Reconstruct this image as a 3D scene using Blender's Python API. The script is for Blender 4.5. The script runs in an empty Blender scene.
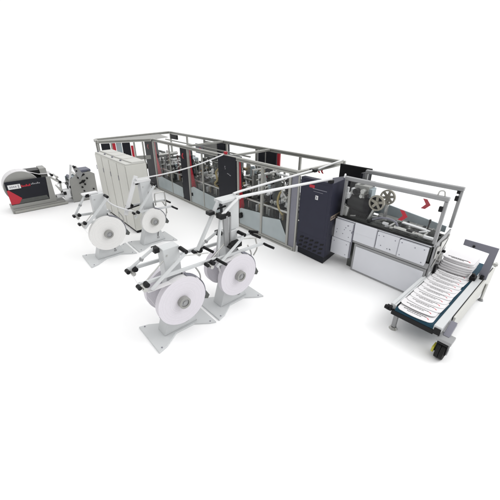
import bpy, bmesh, math, random
from mathutils import Vector, Matrix
PI = math.pi
sc = bpy.context.scene
COL = sc.collection

# ------------------------------------------------------------------ materials
MATS = {}
def mat(name, col, rough=.5, metal=0., var=.05, scale=6., bump=0., streak=False, coat=0.):
    m = bpy.data.materials.new(name); m.use_nodes = True
    nt = m.node_tree; n = nt.nodes; L = nt.links
    b = n['Principled BSDF']
    tc = n.new('ShaderNodeTexCoord'); mp = n.new('ShaderNodeMapping')
    mp.inputs['Scale'].default_value = (scale, scale, scale*(.12 if streak else 1))
    no = n.new('ShaderNodeTexNoise'); no.inputs['Scale'].default_value = 1.; no.inputs['Detail'].default_value = 6
    L.new(tc.outputs['Object'], mp.inputs['Vector']); L.new(mp.outputs['Vector'], no.inputs['Vector'])
    mx = n.new('ShaderNodeMix'); mx.data_type = 'RGBA'
    mx.inputs[6].default_value = tuple(max(0, c*(1-var)) for c in col)+(1,)
    mx.inputs[7].default_value = tuple(min(1, c*(1+var)) for c in col)+(1,)
    L.new(no.outputs['Fac'], mx.inputs[0]); L.new(mx.outputs[2], b.inputs['Base Color'])
    mr = n.new('ShaderNodeMapRange'); mr.inputs['To Min'].default_value = max(.03, rough-.08); mr.inputs['To Max'].default_value = min(1, rough+.08)
    L.new(no.outputs['Fac'], mr.inputs['Value']); L.new(mr.outputs['Result'], b.inputs['Roughness'])
    b.inputs['Metallic'].default_value = metal
    b.inputs['Coat Weight'].default_value = coat
    if max(col) < .12: b.inputs['Specular IOR Level'].default_value = .16
    if bump:
        bp = n.new('ShaderNodeBump'); bp.inputs['Strength'].default_value = bump; bp.inputs['Distance'].default_value = .004
        L.new(no.outputs['Fac'], bp.inputs['Height']); L.new(bp.outputs['Normal'], b.inputs['Normal'])
    MATS[name] = m
    return m
def glass_mat(name, tint, trans):
    m = bpy.data.materials.new(name); m.use_nodes = True
    nt = m.node_tree; n = nt.nodes; L = nt.links
    out = n['Material Output']; n.remove(n['Principled BSDF'])
    t = n.new('ShaderNodeBsdfTransparent'); t.inputs[0].default_value = tint
    g = n.new('ShaderNodeBsdfGlossy'); g.inputs['Roughness'].default_value = .04
    lw = n.new('ShaderNodeLayerWeight'); pw = n.new('ShaderNodeMath'); pw.operation = 'POWER'; pw.inputs[1].default_value = 5
    L.new(lw.outputs['Facing'], pw.inputs[0])
    fr = n.new('ShaderNodeMath'); fr.operation = 'MULTIPLY_ADD'; fr.inputs[1].default_value = .6; fr.inputs[2].default_value = .02; L.new(pw.outputs[0], fr.inputs[0])
    mx = n.new('ShaderNodeMixShader'); L.new(fr.outputs[0], mx.inputs[0]); L.new(t.outputs[0], mx.inputs[1]); L.new(g.outputs[0], mx.inputs[2])
    L.new(mx.outputs[0], out.inputs[0]); MATS[name] = m
def frost_mat(name, col, see):
    m = bpy.data.materials.new(name); m.use_nodes = True
    nt = m.node_tree; n = nt.nodes; L = nt.links
    out = n['Material Output']; b = n['Principled BSDF']
    b.inputs['Base Color'].default_value = col+(1,); b.inputs['Roughness'].default_value = .35
    no = n.new('ShaderNodeTexNoise'); no.inputs['Scale'].default_value = 1.7; tc = n.new('ShaderNodeTexCoord')
    L.new(tc.outputs['Object'], no.inputs['Vector'])
    mr = n.new('ShaderNodeMapRange'); mr.inputs['To Min'].default_value = see*.6; mr.inputs['To Max'].default_value = see*1.4
    L.new(no.outputs['Fac'], mr.inputs['Value'])
    t = n.new('ShaderNodeBsdfTransparent'); t.inputs[0].default_value = (.75, .85, .88, 1)
    mx = n.new('ShaderNodeMixShader'); L.new(mr.outputs[0], mx.inputs[0]); L.new(b.outputs[0], mx.inputs[1]); L.new(t.outputs[0], mx.inputs[2])
    L.new(mx.outputs[0], out.inputs[0]); MATS[name] = m

mat('aluminium', (.37, .37, .345), .38, .3, .10, 9)
mat('steel', (.50, .50, .48), .3, .75, .12, 14)
mat('dark_steel', (.10, .105, .10), .45, .4, .25, 8)
mat('grey_paint', (.31, .313, .318), .38, .25, .08, 5)
mat('slate_paint', (.20, .20, .24), .45, 0, .08, 5)
mat('anthracite', (.017, .018, .024), .42, 0, .18, 4)
mat('black', (.012, .012, .013), .4, 0, .2, 20)
mat('rubber', (.018, .018, .018), .75, 0, .2, 20)
mat('navy_cabinet', (.032, .033, .053), .38, 0, .12, 3, .05)
mat('white_paint', (.70, .705, .71), .38, 0, .03, 3)
mat('stand_paint', (.58, .595, .60), .4, 0, .04, 4)
mat('panel_white', (.70, .71, .75), .42, 0, .03, 4)
mat('cream_sheet', (.63, .628, .585), .5, 0, .07, 7, 0, True)
mat('cream_light', (.56, .56, .53), .5, 0, .03, 5)
mat('paper', (.72, .71, .72), .8, 0, .03, 30, .1)
mat('roll_paper', (.70, .675, .72), .75, 0, .04, 25, .15)
mat('roll_paper_warm', (.77, .765, .75), .75, 0, .04, 25, .15)
mat('red', (.46, .012, .030), .4, 0, .10, 5)
mat('grey_sheet', (.31, .31, .295), .5, .1, .07, 6)
mat('blue_steel', (.36, .42, .45), .4, .2, .12, 6)
mat('teal_belt', (.013, .052, .082), .5, 0, .2, 12)
mat('hose_tan', (.34, .27, .12), .5, 0, .15, 20)
mat('ink', (.06, .055, .06), .6, 0, .1, 30)
mat('ink_grey', (.28, .28, .30), .6, 0, .1, 30)
mat('ink_red', (.55, .05, .07), .6, 0, .1, 30)
mat('sticker', (.72, .72, .72), .5, 0, .03, 20)
mat('sticker_tan', (.45, .36, .28), .5, 0, .1, 40)
mat('pulley', (.33, .31, .26), .4, .5, .12, 20)
mat('yellow', (.45, .42, .05), .5, 0, .1, 20)
mat('violet_part', (.12, .125, .17), .5, 0, .2, 12)
mat('studio_white', (.97, .97, .97), .9, 0, .004, .4)
def wound(name):
    m = MATS[name]; nt = m.node_tree; n = nt.nodes; L = nt.links; b = n['Principled BSDF']
    tc = n.new('ShaderNodeTexCoord'); sp = n.new('ShaderNodeMapping'); sp.inputs['Scale'].default_value = (0, 1, 1)
    ln = n.new('ShaderNodeVectorMath'); ln.operation = 'LENGTH'; L.new(tc.outputs['Object'], sp.inputs[0]); L.new(sp.outputs[0], ln.inputs[0])
    no = n.new('ShaderNodeTexNoise'); no.noise_dimensions = '1D'; no.inputs['Scale'].default_value = 70; no.inputs['Detail'].default_value = 5; L.new(ln.outputs['Value'], no.inputs['W'])
    mr = n.new('ShaderNodeMapRange'); mr.inputs['From Min'].default_value = .3; mr.inputs['From Max'].default_value = .7; mr.inputs['To Min'].default_value = .93; mr.inputs['To Max'].default_value = 1.03; L.new(no.outputs['Fac'], mr.inputs['Value'])
    src = b.inputs['Base Color'].links[0].from_socket; mu = n.new('ShaderNodeVectorMath'); mu.operation = 'SCALE'
    L.new(src, mu.inputs[0]); L.new(mr.outputs[0], mu.inputs['Scale']); L.new(mu.outputs[0], b.inputs['Base Color'])
wound('roll_paper'); wound('roll_paper_warm')
glass_mat('clear_pane', (.985, .99, .99, 1), .95)
frost_mat('frosted_film', (.58, .63, .64), .36)

# ------------------------------------------------------------------ mesh builder
class MB:
    def __init__(s): s.v = []; s.f = []; s.sm = []
    def add(s, vs, fs, smooth=False):
        o = len(s.v); s.v += [tuple(v) for v in vs]
        for f in fs: s.f.append(tuple(i+o for i in f)); s.sm.append(smooth)
        return s
    def frombm(s, bm, smooth=False):
        bm.verts.index_update()
        s.add([v.co[:] for v in bm.verts], [[v.index for v in f.verts] for f in bm.faces], smooth); bm.free(); return s
    def box(s, x0, x1, y0, y1, z0, z1, bev=.006):
        bm = bmesh.new(); bmesh.ops.create_cube(bm, size=1)
        dx, dy, dz = x1-x0, y1-y0, z1-z0
        for v in bm.verts: v.co = Vector(((v.co.x+.5)*dx+x0, (v.co.y+.5)*dy+y0, (v.co.z+.5)*dz+z0))
        w = min(bev, .3*min(abs(dx), abs(dy), abs(dz)))
        if w > .0008: bmesh.ops.bevel(bm, geom=list(bm.edges), offset=w, segments=1, affect='EDGES')
        return s.frombm(bm)
    def bar(s, a, b, w, h=None, bev=.005, up=None):
        """rectangular bar from a to b"""
        a, b = Vector(a), Vector(b); h = h or w; d = b-a; l = d.length; d.normalize()
        u = Vector(up) if up else (Vector((0, 0, 1)) if abs(d.z) < .95 else Vector((0, 1, 0)))
        r = d.cross(u).normalized(); u = r.cross(d)
        M = Matrix((r, d, u)).transposed().to_4x4(); M.translation = a
        t = MB().box(-w/2, w/2, 0, l, -h/2, h/2, bev)
        return s.add([M @ Vector(v) for v in t.v], t.f)
    def cyl(s, a, b, r, r2=None, n=28, cap=True, hole=0.):
        a, b = Vector(a), Vector(b); r2 = r if r2 is None else r2
        d = (b-a).normalized(); u = d.orthogonal().normalized(); w = d.cross(u)
        ring = lambda c, q: [c+q*(math.cos(2*PI*i/n)*u+math.sin(2*PI*i/n)*w) for i in range(n)]
        s.add(ring(a, r)+ring(b, r2), [(i, (i+1) % n, n+(i+1) % n, n+i) for i in range(n)], True)
        if hole:
            s.add(ring(a, hole)+ring(b, hole), [(i, n+i, n+(i+1) % n, (i+1) % n) for i in range(n)], True)
            s.add(ring(a, r)+ring(a, hole), [(i, n+i, n+(i+1) % n, (i+1) % n) for i in range(n)])
            s.add(ring(b, r2)+ring(b, hole), [(i, (i+1) % n, n+(i+1) % n, n+i) for i in range(n)])
        elif cap:
            s.add(ring(a, r), [tuple(range(n))[::-1]]); s.add(ring(b, r2), [tuple(range(n))])
        return s
    def tube(s, pts, r, n=10, sub=6):
        P = [Vector(p) for p in pts]
        if len(P) > 2 and sub > 1:
            Q = []
            E = [P[0]*2-P[1]]+P+[P[-1]*2-P[-2]]
            for i in range(1, len(E)-2):
                p0, p1, p2, p3 = E[i-1:i+3]
                for k in range(sub):
                    t = k/sub
                    Q.append(.5*((2*p1)+(p2-p0)*t+(2*p0-5*p1+4*p2-p3)*t*t+(3*p1-p0-3*p2+p3)*t**3))
            Q.append(P[-1]); P = Q
        rings = []; u = None
        for i, p in enumerate(P):
            d = (P[min(i+1, len(P)-1)]-P[max(i-1, 0)]).normalized()
            u = d.orthogonal().normalized() if u is None else (u-d*u.dot(d)).normalized()
            w = d.cross(u)
            rings.append([p+r*(math.cos(2*PI*k/n)*u+math.sin(2*PI*k/n)*w) for k in range(n)])
        vs = [v for q in rings for v in q]
        fs = [(i*n+k, i*n+(k+1) % n, (i+1)*n+(k+1) % n, (i+1)*n+k) for i in range(len(P)-1) for k in range(n)]
        s.add(vs, fs, True); s.add(rings[0], [tuple(range(n))[::-1]]); s.add(rings[-1], [tuple(range(n))]); return s
    def prism(s, poly, axis, a, b, bev=.0):
        """extrude a 2D polygon: axis 'x' -> poly is (y,z); 'y' -> (x,z); 'z' -> (x,y)"""
        def P(p, t): return {'x': (t, p[0], p[1]), 'y': (p[0], t, p[1]), 'z': (p[0], p[1], t)}[axis]
        bm = bmesh.new()
        lo = [bm.verts.new(P(p, a)) for p in poly]; hi = [bm.verts.new(P(p, b)) for p in poly]; n = len(poly)
        bm.faces.new(lo); bm.faces.new(hi[::-1])
        for i in range(n): bm.faces.new((lo[i], lo[(i+1) % n], hi[(i+1) % n], hi[i]))
        bmesh.ops.recalc_face_normals(bm, faces=bm.faces)
        if bev: bmesh.ops.bevel(bm, geom=list(bm.edges), offset=bev, segments=1, affect='EDGES')
        return s.frombm(bm)
    def ribbon(s, pts, width_vec, th=.002):
        """thin strap through pts, widened along width_vec"""
        w = Vector(width_vec)/2; P = [Vector(p) for p in pts]; n = len(P); vs = []
        for i, p in enumerate(P):
            d = (P[min(i+1, n-1)]-P[max(i-1, 0)]).normalized(); nn = d.cross(w).normalized()*th/2
            vs += [p-w-nn, p+w-nn, p+w+nn, p-w+nn]
        fs = []
        for i in range(n-1):
            for k in range(4): fs.append((i*4+k, i*4+(k+1) % 4, i*4+4+(k+1) % 4, i*4+4+k))
        fs += [(3, 2, 1, 0), tuple((n-1)*4+k for k in range(4))]
        return s.add(vs, fs)
    def wheel(s, c, r, w, spokes, axis='y', n=40):
        """spoked/holed pulley, axis along Y"""
        c = Vector(c)
        s.cyl(c-Vector((0, w/2, 0)), c+Vector((0, w/2, 0)), r, hole=r*.80, n=n)
        s.cyl(c-Vector((0, w*.62, 0)), c+Vector((0, w*.62, 0)), r*.24, n=20)
        for k in range(spokes):
            a = 2*PI*k/spokes+.3
            d = Vector((math.cos(a), 0, math.sin(a)))
            s.bar(c+d*r*.2, c+d*r*.83, r*.34, w*.55, .003, up=(0, 1, 0))
        return s
    def build(s, name, m, parent=None):
        me = bpy.data.meshes.new(name); 
        o = bpy.data.objects.new(name, me); COL.objects.link(o)
        off = Vector((0, 0, 0))
        if parent is not None:
            o.parent = parent; off = world_loc(parent)
        vs = [tuple(Vector(v)-off) for v in s.v]
        me.from_pydata(vs, [], s.f); me.polygons.foreach_set('use_smooth', s.sm)
        bm = bmesh.new(); bm.from_mesh(me); bmesh.ops.recalc_face_normals(bm, faces=bm.faces); bm.to_mesh(me); bm.free()
        me.materials.append(MATS[m]); me.update(); return o
def world_loc(o):
    l = Vector(o.location)
    while o.parent: o = o.parent; l += o.location
    return l
def tag(o, label, cat, group=None):
    o['label'] = label; o['category'] = cat
    if group: o['group'] = group
    return o
def thing(name, label, cat, loc, group=None):
    o = bpy.data.objects.new(name, None); COL.objects.link(o); o.location = loc; o.empty_display_size = .1
    return tag(o, label, cat, group)
def copy_tree(o, parent=None):
    c = o.copy(); COL.objects.link(c); c.parent = parent
    for ch in list(o.children): copy_tree(ch, c)
    return c

# ------------------------------------------------------------------ setting
fl = MB(); S = 400
fl.add([(-S, -S, 0), (S, -S, 0), (S, S, 0), (-S, S, 0)], [(0, 1, 2, 3)])
f = fl.build('floor', 'studio_white'); f['kind'] = 'structure'

# ------------------------------------------------------------------ enclosed machine line
H, D = 2.2, 1.87
mc = thing('enclosed_machine', 'long aluminium framed machine enclosure with dark towers, red trim and frosted glass doors', 'machine', (1.5, .9, 0))
def post(x, y, z0=.0, z1=H-.112, w=.075, m='aluminium'): return MB().box(x-w/2, x+w/2, y-w/2, y+w/2, z0, z1).build('post', m, mc)
R_ = .05
def rail(name, a, b, w=.085, h=.11, m='aluminium'):
    mb = MB().bar(a, b, w, h)
    a_, b_ = Vector(a), Vector(b); d = (b_-a_).normalized(); side = d.cross(Vector((0, 0, 1)))
    o = mb.build(name, m, mc); 
    # extrusion grooves on both faces
    g = MB()
    for sd in (1, -1):
        g.bar(a_+side*sd*(w/2+.0005)+d*.06, b_+side*sd*(w/2+.0005)-d*.06, .002, h*.16, 0)
    g.build('groove', 'dark_steel', o)
    return o
# top
rail('top_rail', (-1.93, 0, H-.055), (6.06, 0, H-.055))
rail('top_rail', (-3.9, D, H-.055), (6.12, D, H-.055))
rail('cross_rail', (6.02, .045, H-.058), (6.06, D-.045, H-.058))
for x in (.55, 3.2): rail('cross_rail', (x, .045, H-.047), (x, D-.045, H-.047), .07, .07)
rail('top_rail', (-3.9, D-.30, H-.35), (2.5, D-.30, H-.35), .05, .05)
# left wing, which swings forward behind the white cabinets
rail('wing_rail', (-3.48, -1.87, H-.046), (-3.93, D-.06, H-.046), .11)
rail('wing_rail', (-2.84, -2.0, H-.048), (-1.97, -.06, H-.048), .11)
rail('wing_rail', (-3.44, -1.9, H-.05), (-2.9, -1.98, H-.05), .11)
MB().prism([(-3.42, -1.84), (-2.9, -1.9), (-2.06, -.08), (-2.3, .9), (-3.6, 1.1)], 'z', H-.06, H-.045).build('wing_top_panel', 'grey_sheet', mc)
post(-3.46, -1.86); post(-2.84, -1.98); post(-3.9, D)
# front posts, back posts
for x in (-1.97, .83, 3.72, 4.76, 5.79): post(x, 0)
for x in (-.6, 1.75): post(x, 0, .108, H-.112, .05)
post(6.07, .0, 0, H-.112, .05)
for x in (-2.3, -.86, .75, 2.5, 4.53, 6.08): post(x, D)
MB().box(5.835, 6.035, -.01, .05, .0, H-.1).build('door_post', 'slate_paint', mc)
# bottom rails
rail('bottom_rail', (-1.93, 0, .055), (6.04, 0, .055), .08, .1)
rail('bottom_rail', (-3.9, D, .055), (6.1, D, .055), .08, .1)
rail('wing_rail', (-2.82, -1.94, .055), (-2.05, -.1, .055), .08, .1)
# towers
def chevron(mb, c, s, th, axis_x=Vector((1, 0, 0)), up=Vector((0, 0, 1)), flip=1):
    """'>' shaped mark in the plane (axis_x, up) at c"""
    n = axis_x.cross(up).normalized(); c = Vector(c)
    P = [(-.5, .62), (-.02, .62), (.5, 0), (-.02, -.62), (-.5, -.62), (-.05, 0)]
    pts = [c+axis_x*(flip*p[0]*s)+up*(p[1]*s) for p in P]; k = len(P)
    mb.add([p-n*th/2 for p in pts]+[p+n*th/2 for p in pts],
           [tuple(range(k)), tuple(range(2*k-1, k-1, -1))]+[(i, (i+1) % k, k+(i+1) % k, k+i) for i in range(k)])
    return mb
def tower(x0, x1, y, z0, z1, mark, red=True, facing=-1):
    t = MB().box(x0, x1, y-.03, y+.22, z0, z1, .012).build('tower_panel', 'anthracite', mc)
    if red:
        xr = x1+.095
        MB().prism([(y+.02, z1-.02), (y+.04, z1-.02), (y+.07, 1.35), (y+.19, .70), (y+.17, .60), (y+.02, .55)], 'x', xr, xr+.035).build('red_trim', 'red', t)
    if mark == 'chevron':
        chevron(MB(), ((x0+x1)/2-.06, y-.034, z1-.28), .16, .004, flip=-1).build('mark', 'red', t)
    if mark == 'script':
        g = MB()
        for i, (dx, dz, w, h) in enumerate([(-.10, -.18, .03, .05), (-.085, -.23, .03, .03), (.02, -.36, .05, .022), (.08, -.37, .045, .025), (.13, -.39, .04, .02), (.17, -.40, .03, .03)]):
            g.box((x0+x1)/2+dx, (x0+x1)/2+dx+w, y-.034, y-.030, z1-.2+dz, z1-.2+dz+h, 0)
        g.build('mark', 'ink_grey', t)
    return t
tower(-2.86, -2.06, .02, .02, 2.09, 'chevron')
tower(.27, .77, .02, .02, 2.09, 'chevron')
tower(2.74, 3.66, -.02, .02, 2.19, 'script')
# wing face panels
def wingpanel(t0, t1, m, z0=.1, z1=2.08, nm='wing_panel'):
    a, b = Vector((-2.82, -1.94, 0)), Vector((-2.02, -.14, 0))
    p, q = a.lerp(b, t0), a.lerp(b, t1)
    p.z = q.z = (z0+z1)/2
    MB().bar(p, q, .05, z1-z0, .004).build(nm, m, mc)
wingpanel(.03, .20, 'anthracite'); wingpanel(.215, .25, 'aluminium', nm='wing_post'); wingpanel(.25, .31, 'red', nm='red_trim'); wingpanel(.32, .43, 'blue_steel'); wingpanel(.44, .60, 'anthracite'); wingpanel(.61, .66, 'red', 1.2, 1.95, nm='red_trim')
wingpanel(.665, .70, 'aluminium', nm='wing_post'); wingpanel(.84, .875, 'aluminium', nm='wing_post'); wingpanel(.7, .99, 'grey_sheet', 1.36, 1.52, nm='wing_panel')
# back towers and panels
t = tower(2.62, 3.52, D-.02, .5, 2.09, None, False)
MB().prism([(3.585, 2.08), (3.70, 2.08), (3.70, .75), (3.63, .75)], 'y', D-.06, D-.01).build('red_trim', 'red', t)
m_ = chevron(MB(), (3.16, D-.056, 1.20), .13, .005, flip=-1); chevron(m_, (3.28, D-.056, 1.20), .13, .005, flip=-1)
m_.build('mark', 'red', t); MB().cyl((3.43, D-.062, 1.19), (3.43, D-.055, 1.19), .075, hole=.045).build('mark', 'sticker', t)
MB().box(3.0, 3.05, D-.062, D-.05, .6, 2.05).build('door_seam', 'grey_sheet', t)
tower(.15, .68, D-.02, .6, 2.09, None, False)
MB().box(-.80, .08, D-.02, D+.02, 1.35, 2.05).build('back_panel', 'grey_sheet', mc)
MB().box(-4.7+.85, -3.2, D-.05, D+.03, 1.86, 2.07).build('back_panel', 'black', mc)
for x0, x1 in ((-3.8, -2.35), (-2.25, -.95), (-.8, .1), (.8, 2.5), (3.72, 4.45), (4.6, 6.0)):
    MB().box(x0, x1, D-.01, D+.02, .12, .95).build('back_panel', 'frosted_film', mc)
# glass doors with frosted lower film
def door(x0, x1, prof):
    g = MB().box(x0, x1, -.006, .002, .125, H-.12, 0).build('glass_door', 'clear_pane', mc)
    MB().prism([(x0, .13)]+[(x0+(x1-x0)*u, z) for u, z in prof]+[(x1, .13)], 'y', -.014, -.009).build('frosted_film', 'frosted_film', g)
    MB().box(x0, x1, -.02, .015, .105, .128, .002).build('door_edge', 'aluminium', g)
door(-1.92, -.635, [(0, .56), (.3, .66), (1, .60)]); door(-.565, .25, [(0, .60), (1, .55)])
door(.88, 1.715, [(0, .68), (.25, .76), (1, .70)]); door(1.785, 2.72, [(0, .70), (.72, .66), (1, .34)])
door(3.77, 4.715, [(0, .62), (.08, .66), (1, .74)]); door(4.805, 5.745, [(0, .66), (.74, .76), (1, .36)])
MB().box(.95, 1.0, -.055, -.0145, .38, .50).build('door_handle', 'black', mc)
MB().box(3.85, 3.92, -.07, -.0145, .36, .52).cyl((3.86, -.09, .42), (3.86, -.03, .42), .085, n=18).build('door_handle', 'black', mc)

# ---- machinery inside the bays
def part(mb, name, m, par=None): return mb.build(name, m, par or mc)
mat('brass', (.36, .28, .15), .35, .6, .15, 12)
def bay(x0, x1, seed, style):
    rd = random.Random(seed); W = x1-x0
    part(MB().box(x0, x1, .42, 1.5, .06, .62), 'machine_base', 'dark_steel')
    # upright plates along the front of the bed
    n = int(W/.13)
    for k in range(n):
        x = x0+.03+k*(W-.06)/n
        m = ('steel', 'black', 'white_paint', 'dark_steel', 'aluminium', 'brass', 'black')[(k*3+seed) % 7]
        w = rd.uniform(.03, .075); part(MB().box(x, x+w, rd.uniform(.20, .26)+.003*k, 1.45-.002*k, .622+.002*(k % 3), rd.uniform(.80, .895)), 'bed_plate', m)
    part(MB().box(x0, x1, .20, .24, .90, .95), 'bed_rail', 'steel'); part(MB().box(x0, x1, 1.46, 1.52, .90, 1.0), 'bed_rail', 'dark_steel')
    hi = (1.45, 1.72, 1.85)[style]
    for k in range(9):
        x = x0+.02+k*max(W-.3, .2)/8.+rd.uniform(-.04, .04); w = rd.uniform(.12, .30); z1 = rd.uniform(1.15, hi)
        poly = [(x, .85), (x+w, .85), (x+w*1.05, z1-.16), (x+w*.7, z1), (x+.03, z1-.04), (x-.04, 1.05)]
        y = (.36, 1.34, .62, 1.42, .95)[k % 5]+.004*k
        part(MB().prism(poly, 'y', y, y+.03, .004), 'side_plate', rd.choice(('dark_steel', 'steel', 'blue_steel', 'grey_sheet', 'dark_steel', 'black')))
    for k in range(4):
        z = rd.uniform(1.3, hi); y = rd.uniform(.5, 1.4); xa = rd.uniform(x0, x0+W*.5)
        part(MB().bar((xa, y, z), (xa+W*rd.uniform(.25, .5), y, z), .04, .05), 'cross_beam', rd.choice(('steel', 'dark_steel', 'white_paint')))
        part(MB().bar((xa+.05, y, .9), (xa+.05, y, z-.03), .04, .04), 'upright', rd.choice(('steel', 'dark_steel', 'black')))
    for k in range(3):
        x = rd.uniform(x0+.15, x1-.2); z = rd.uniform(1.12, hi-.1); y = rd.choice((.32, .56, 1.2))
        part(MB().wheel((x, y, z), rd.uniform(.07, .12), .03, 5), 'gear_wheel', rd.choice(('black', 'dark_steel', 'steel')))
    # rollers across the machine
    for k in range(int(W/.17)):
        x = x0+.12+k*.17+rd.uniform(-.03, .03); z = 1.0+rd.choice((0, .03, .1, .22, .36)); r = rd.uniform(.03, .075)
        part(MB().cyl((x, .33, z), (x, 1.44, z), r, n=18).cyl((x, .29, z), (x, 1.48, z), r*.4, n=12), 'roller', rd.choice(('steel', 'steel', 'black', 'dark_steel', 'white_paint')))
    # gearboxes, motors, cylinders
    for k in range(int(W/.12)):
        x = rd.uniform(x0+.05, max(x0+.1, x1-.3)); z = rd.uniform(.98, hi-.2); y = rd.choice((.30, .34, .5, .9, 1.3)); a, b, c = rd.uniform(.07, .22), rd.uniform(.06, .2), rd.uniform(.06, .18)
        g = part(MB().box(x, x+a, y, y+b, z, z+c, .01), 'gearbox', rd.choice(('dark_steel', 'black', 'white_paint', 'steel', 'blue_steel', 'black', 'brass')))
        part(MB().cyl((x+a/2, y-.10, z+c/2), (x+a/2, y-.002, z+c/2), min(a, c)*.36, n=16), 'shaft_end', rd.choice(('steel', 'black')), g)
    # small levers, clips, valve blocks
    for k in range(int(W/.095)):
        x = rd.uniform(x0, max(x0+.1, x1-.35)); z = rd.uniform(.98, hi-.25); y = rd.uniform(.26, 1.4); L = rd.uniform(.08, .3); a = rd.uniform(-.9, .9)
        part(MB().bar((x, y, z), (x+L*math.cos(a), y+rd.uniform(-.05, .05), z+L*math.sin(a)), rd.uniform(.012, .03), rd.uniform(.02, .045)), 'lever', rd.choice(('steel', 'black', 'white_paint', 'brass', 'dark_steel', 'steel')))
    # hoses and cables
    for k in range(int(W/.3)):
        x = rd.uniform(x0+.1, x1-.2); y = rd.uniform(.27, .5); z = rd.uniform(1.1, 1.6)
        part(MB().tube([(x, y, z), (x+rd.uniform(-.1, .1), y-.05, z-.16), (x+rd.uniform(-.12, .2), y-.02, z-.34), (x+rd.uniform(-.05, .2), y+.08, z-.5)], .009), 'cable', rd.choice(('black', 'black', 'violet_part', 'white_paint')))
    # paper web
    zs = [(x0+W*i/7, 1.02+.09*math.sin(i*1.9+seed)+(.10 if i in (2, 3) else 0)) for i in range(8)]
    part(MB().ribbon([(x, .82, z) for x, z in zs], (0, .55, 0), .004), 'paper_web', 'paper')
bay(-1.85, .2, 3, 0); bay(.9, 2.68, 8, 1); bay(3.85, 5.75, 21, 2)
bay(-3.75, -1.92, 14, 0); bay(.28, .86, 17, 1); bay(2.74, 3.80, 29, 2)
# distinctive pieces: curved tan hoses, gantries, white hoods
part(MB().tube([(2.35, .30, 1.62), (2.20, .25, 1.45), (2.30, .22, 1.22), (2.15, .22, 1.05), (2.25, .3, .9)], .035), 'air_hose', 'hose_tan')
part(MB().tube([(4.95, .75, 1.42), (5.08, .45, 1.40), (5.10, .30, 1.18), (5.22, .22, .98), (5.38, .22, .80)], .032), 'air_hose', 'hose_tan')
for x, z, m in ((3.95, 1.78, 'steel'), (4.22, 1.68, 'white_paint'), (4.45, 1.74, 'grey_sheet')):
    part(MB().box(x, x+.05, .34, .40, .95, z).box(x, x+.05, 1.2, 1.26, .95, z).box(x-.005, x+.055, .33, 1.27, z+.002, z+.05), 'gantry', m)
part(MB().box(3.92, 4.5, .40, .44, 1.50, 1.56), 'gantry', 'white_paint')
part(MB().prism([(4.05, 1.1), (4.3, 1.04), (4.36, 1.32), (4.18, 1.45), (4.02, 1.3)], 'y', .44, .62, .01), 'gearbox', 'black')
part(MB().prism([(-1.3, 1.16), (-.5, 1.02), (.1, 1.02), (.1, 1.10), (-.5, 1.2), (-1.1, 1.32)], 'y', .5, 1.2, .01), 'hood', 'white_paint')
part(MB().box(-1.3, -.35, .8, 1.2, 1.36, 1.48, .02), 'hood', 'blue_steel'); part(MB().box(-2.2, -1.0, D-.004, D+.004, .98, 2.0, 0), 'back_pane', 'clear_pane')
gp = part(MB().box(4.6, 6.0, D-.004, D+.004, .98, 2.08, 0), 'back_pane', 'clear_pane'); m_ = chevron(MB(), (5.28, D-.008, 1.80), .12, .004, flip=-1); chevron(m_, (5.40, D-.008, 1.80), .12, .004, flip=-1); m_.build('mark', 'red', gp)
s_ = part(MB().box(-1.1, -.5, 1.55, 1.6, 1.55, 1.95), 'screen_panel', 'slate_paint')
part(MB().cyl((-.72, 1.53, 1.70), (-.72, 1.545, 1.70), .1, hole=.05), 'mark', 'red', s_)
for x, z in ((1.0, 1.75), (1.35, 1.85), (1.7, 1.7)):
    part(MB().box(x, x+.05, .5, .56, .95, z).box(x-.01, x+.22, .49, .57, z-.1, z), 'gantry', 'dark_steel')
part(MB().box(2.0, 2.6, .5, 1.1, 1.05, 1.16, .02), 'hood', 'white_paint')
part(MB().prism([(2.38, 1.2), (2.62, 1.28), (2.66, 1.5), (2.5, 1.56), (2.36, 1.4)], 'y', .4, .6, .01), 'gearbox', 'black')
part(MB().box(5.0, 5.7, .5, 1.2, 1.03, 1.10, .02), 'hood', 'steel')
part(MB().box(5.25, 5.72, .42, .8, .96, 1.01).box(5.3, 5.5, .4, .5, 1.02, 1.12), 'hood', 'white_paint')

# ------------------------------------------------------------------ control cabinet
cab = thing('control_cabinet', 'dark navy control cabinet with vented foot and small white emblem, right of the machine frame', 'cabinet', (6.6, .4, 0))
ZC = 2.08
foot = [(6.14, 0.05), (6.99, .02), (6.88, .74), (6.79, .74), (6.62, .15), (6.14, .13)]
body = [(6.115, 0.0), (7.03, -.02), (6.92, .82), (6.80, .82), (6.62, .16), (6.115, .14)]
MB().prism(body, 'z', .20, ZC, .008).build('body', 'navy_cabinet', cab)
MB().prism(foot, 'z', .0, .20, .006).build('plinth', 'anthracite', cab)
for r in range(3):
    for k in range(5):
        x = 6.19+k*.16+r*.02; z = .235+r*.125
        MB().prism([(x, z), (x+.10, z+.035), (x+.115, z+.085), (x+.015, z+.05)], 'y', -.0235, -.014).build('vent_slot', 'black', cab)
MB().box(6.18, 6.95, -.0205, -.010, .66, ZC-.07, .002).build('door_panel', 'navy_cabinet', cab)
em = MB().box(6.60, 6.68, -.032, -.021, 1.62, 1.72).build('emblem', 'sticker', cab)
chevron(MB(), (6.635, -.034, 1.67), .05, .003).build('mark', 'slate_paint', em)
MB().box(6.50, 6.90, -.026, -.0205, 1.86, 1.875, 0).build('text_line', 'slate_paint', cab); MB().box(6.53, 6.80, -.026, -.0205, 1.80, 1.81, 0).build('text_line', 'slate_paint', cab)
MB().box(6.40, 6.55, -.026, -.0205, 1.88, 1.95, 0).build('red_label', 'red', cab)
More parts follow.
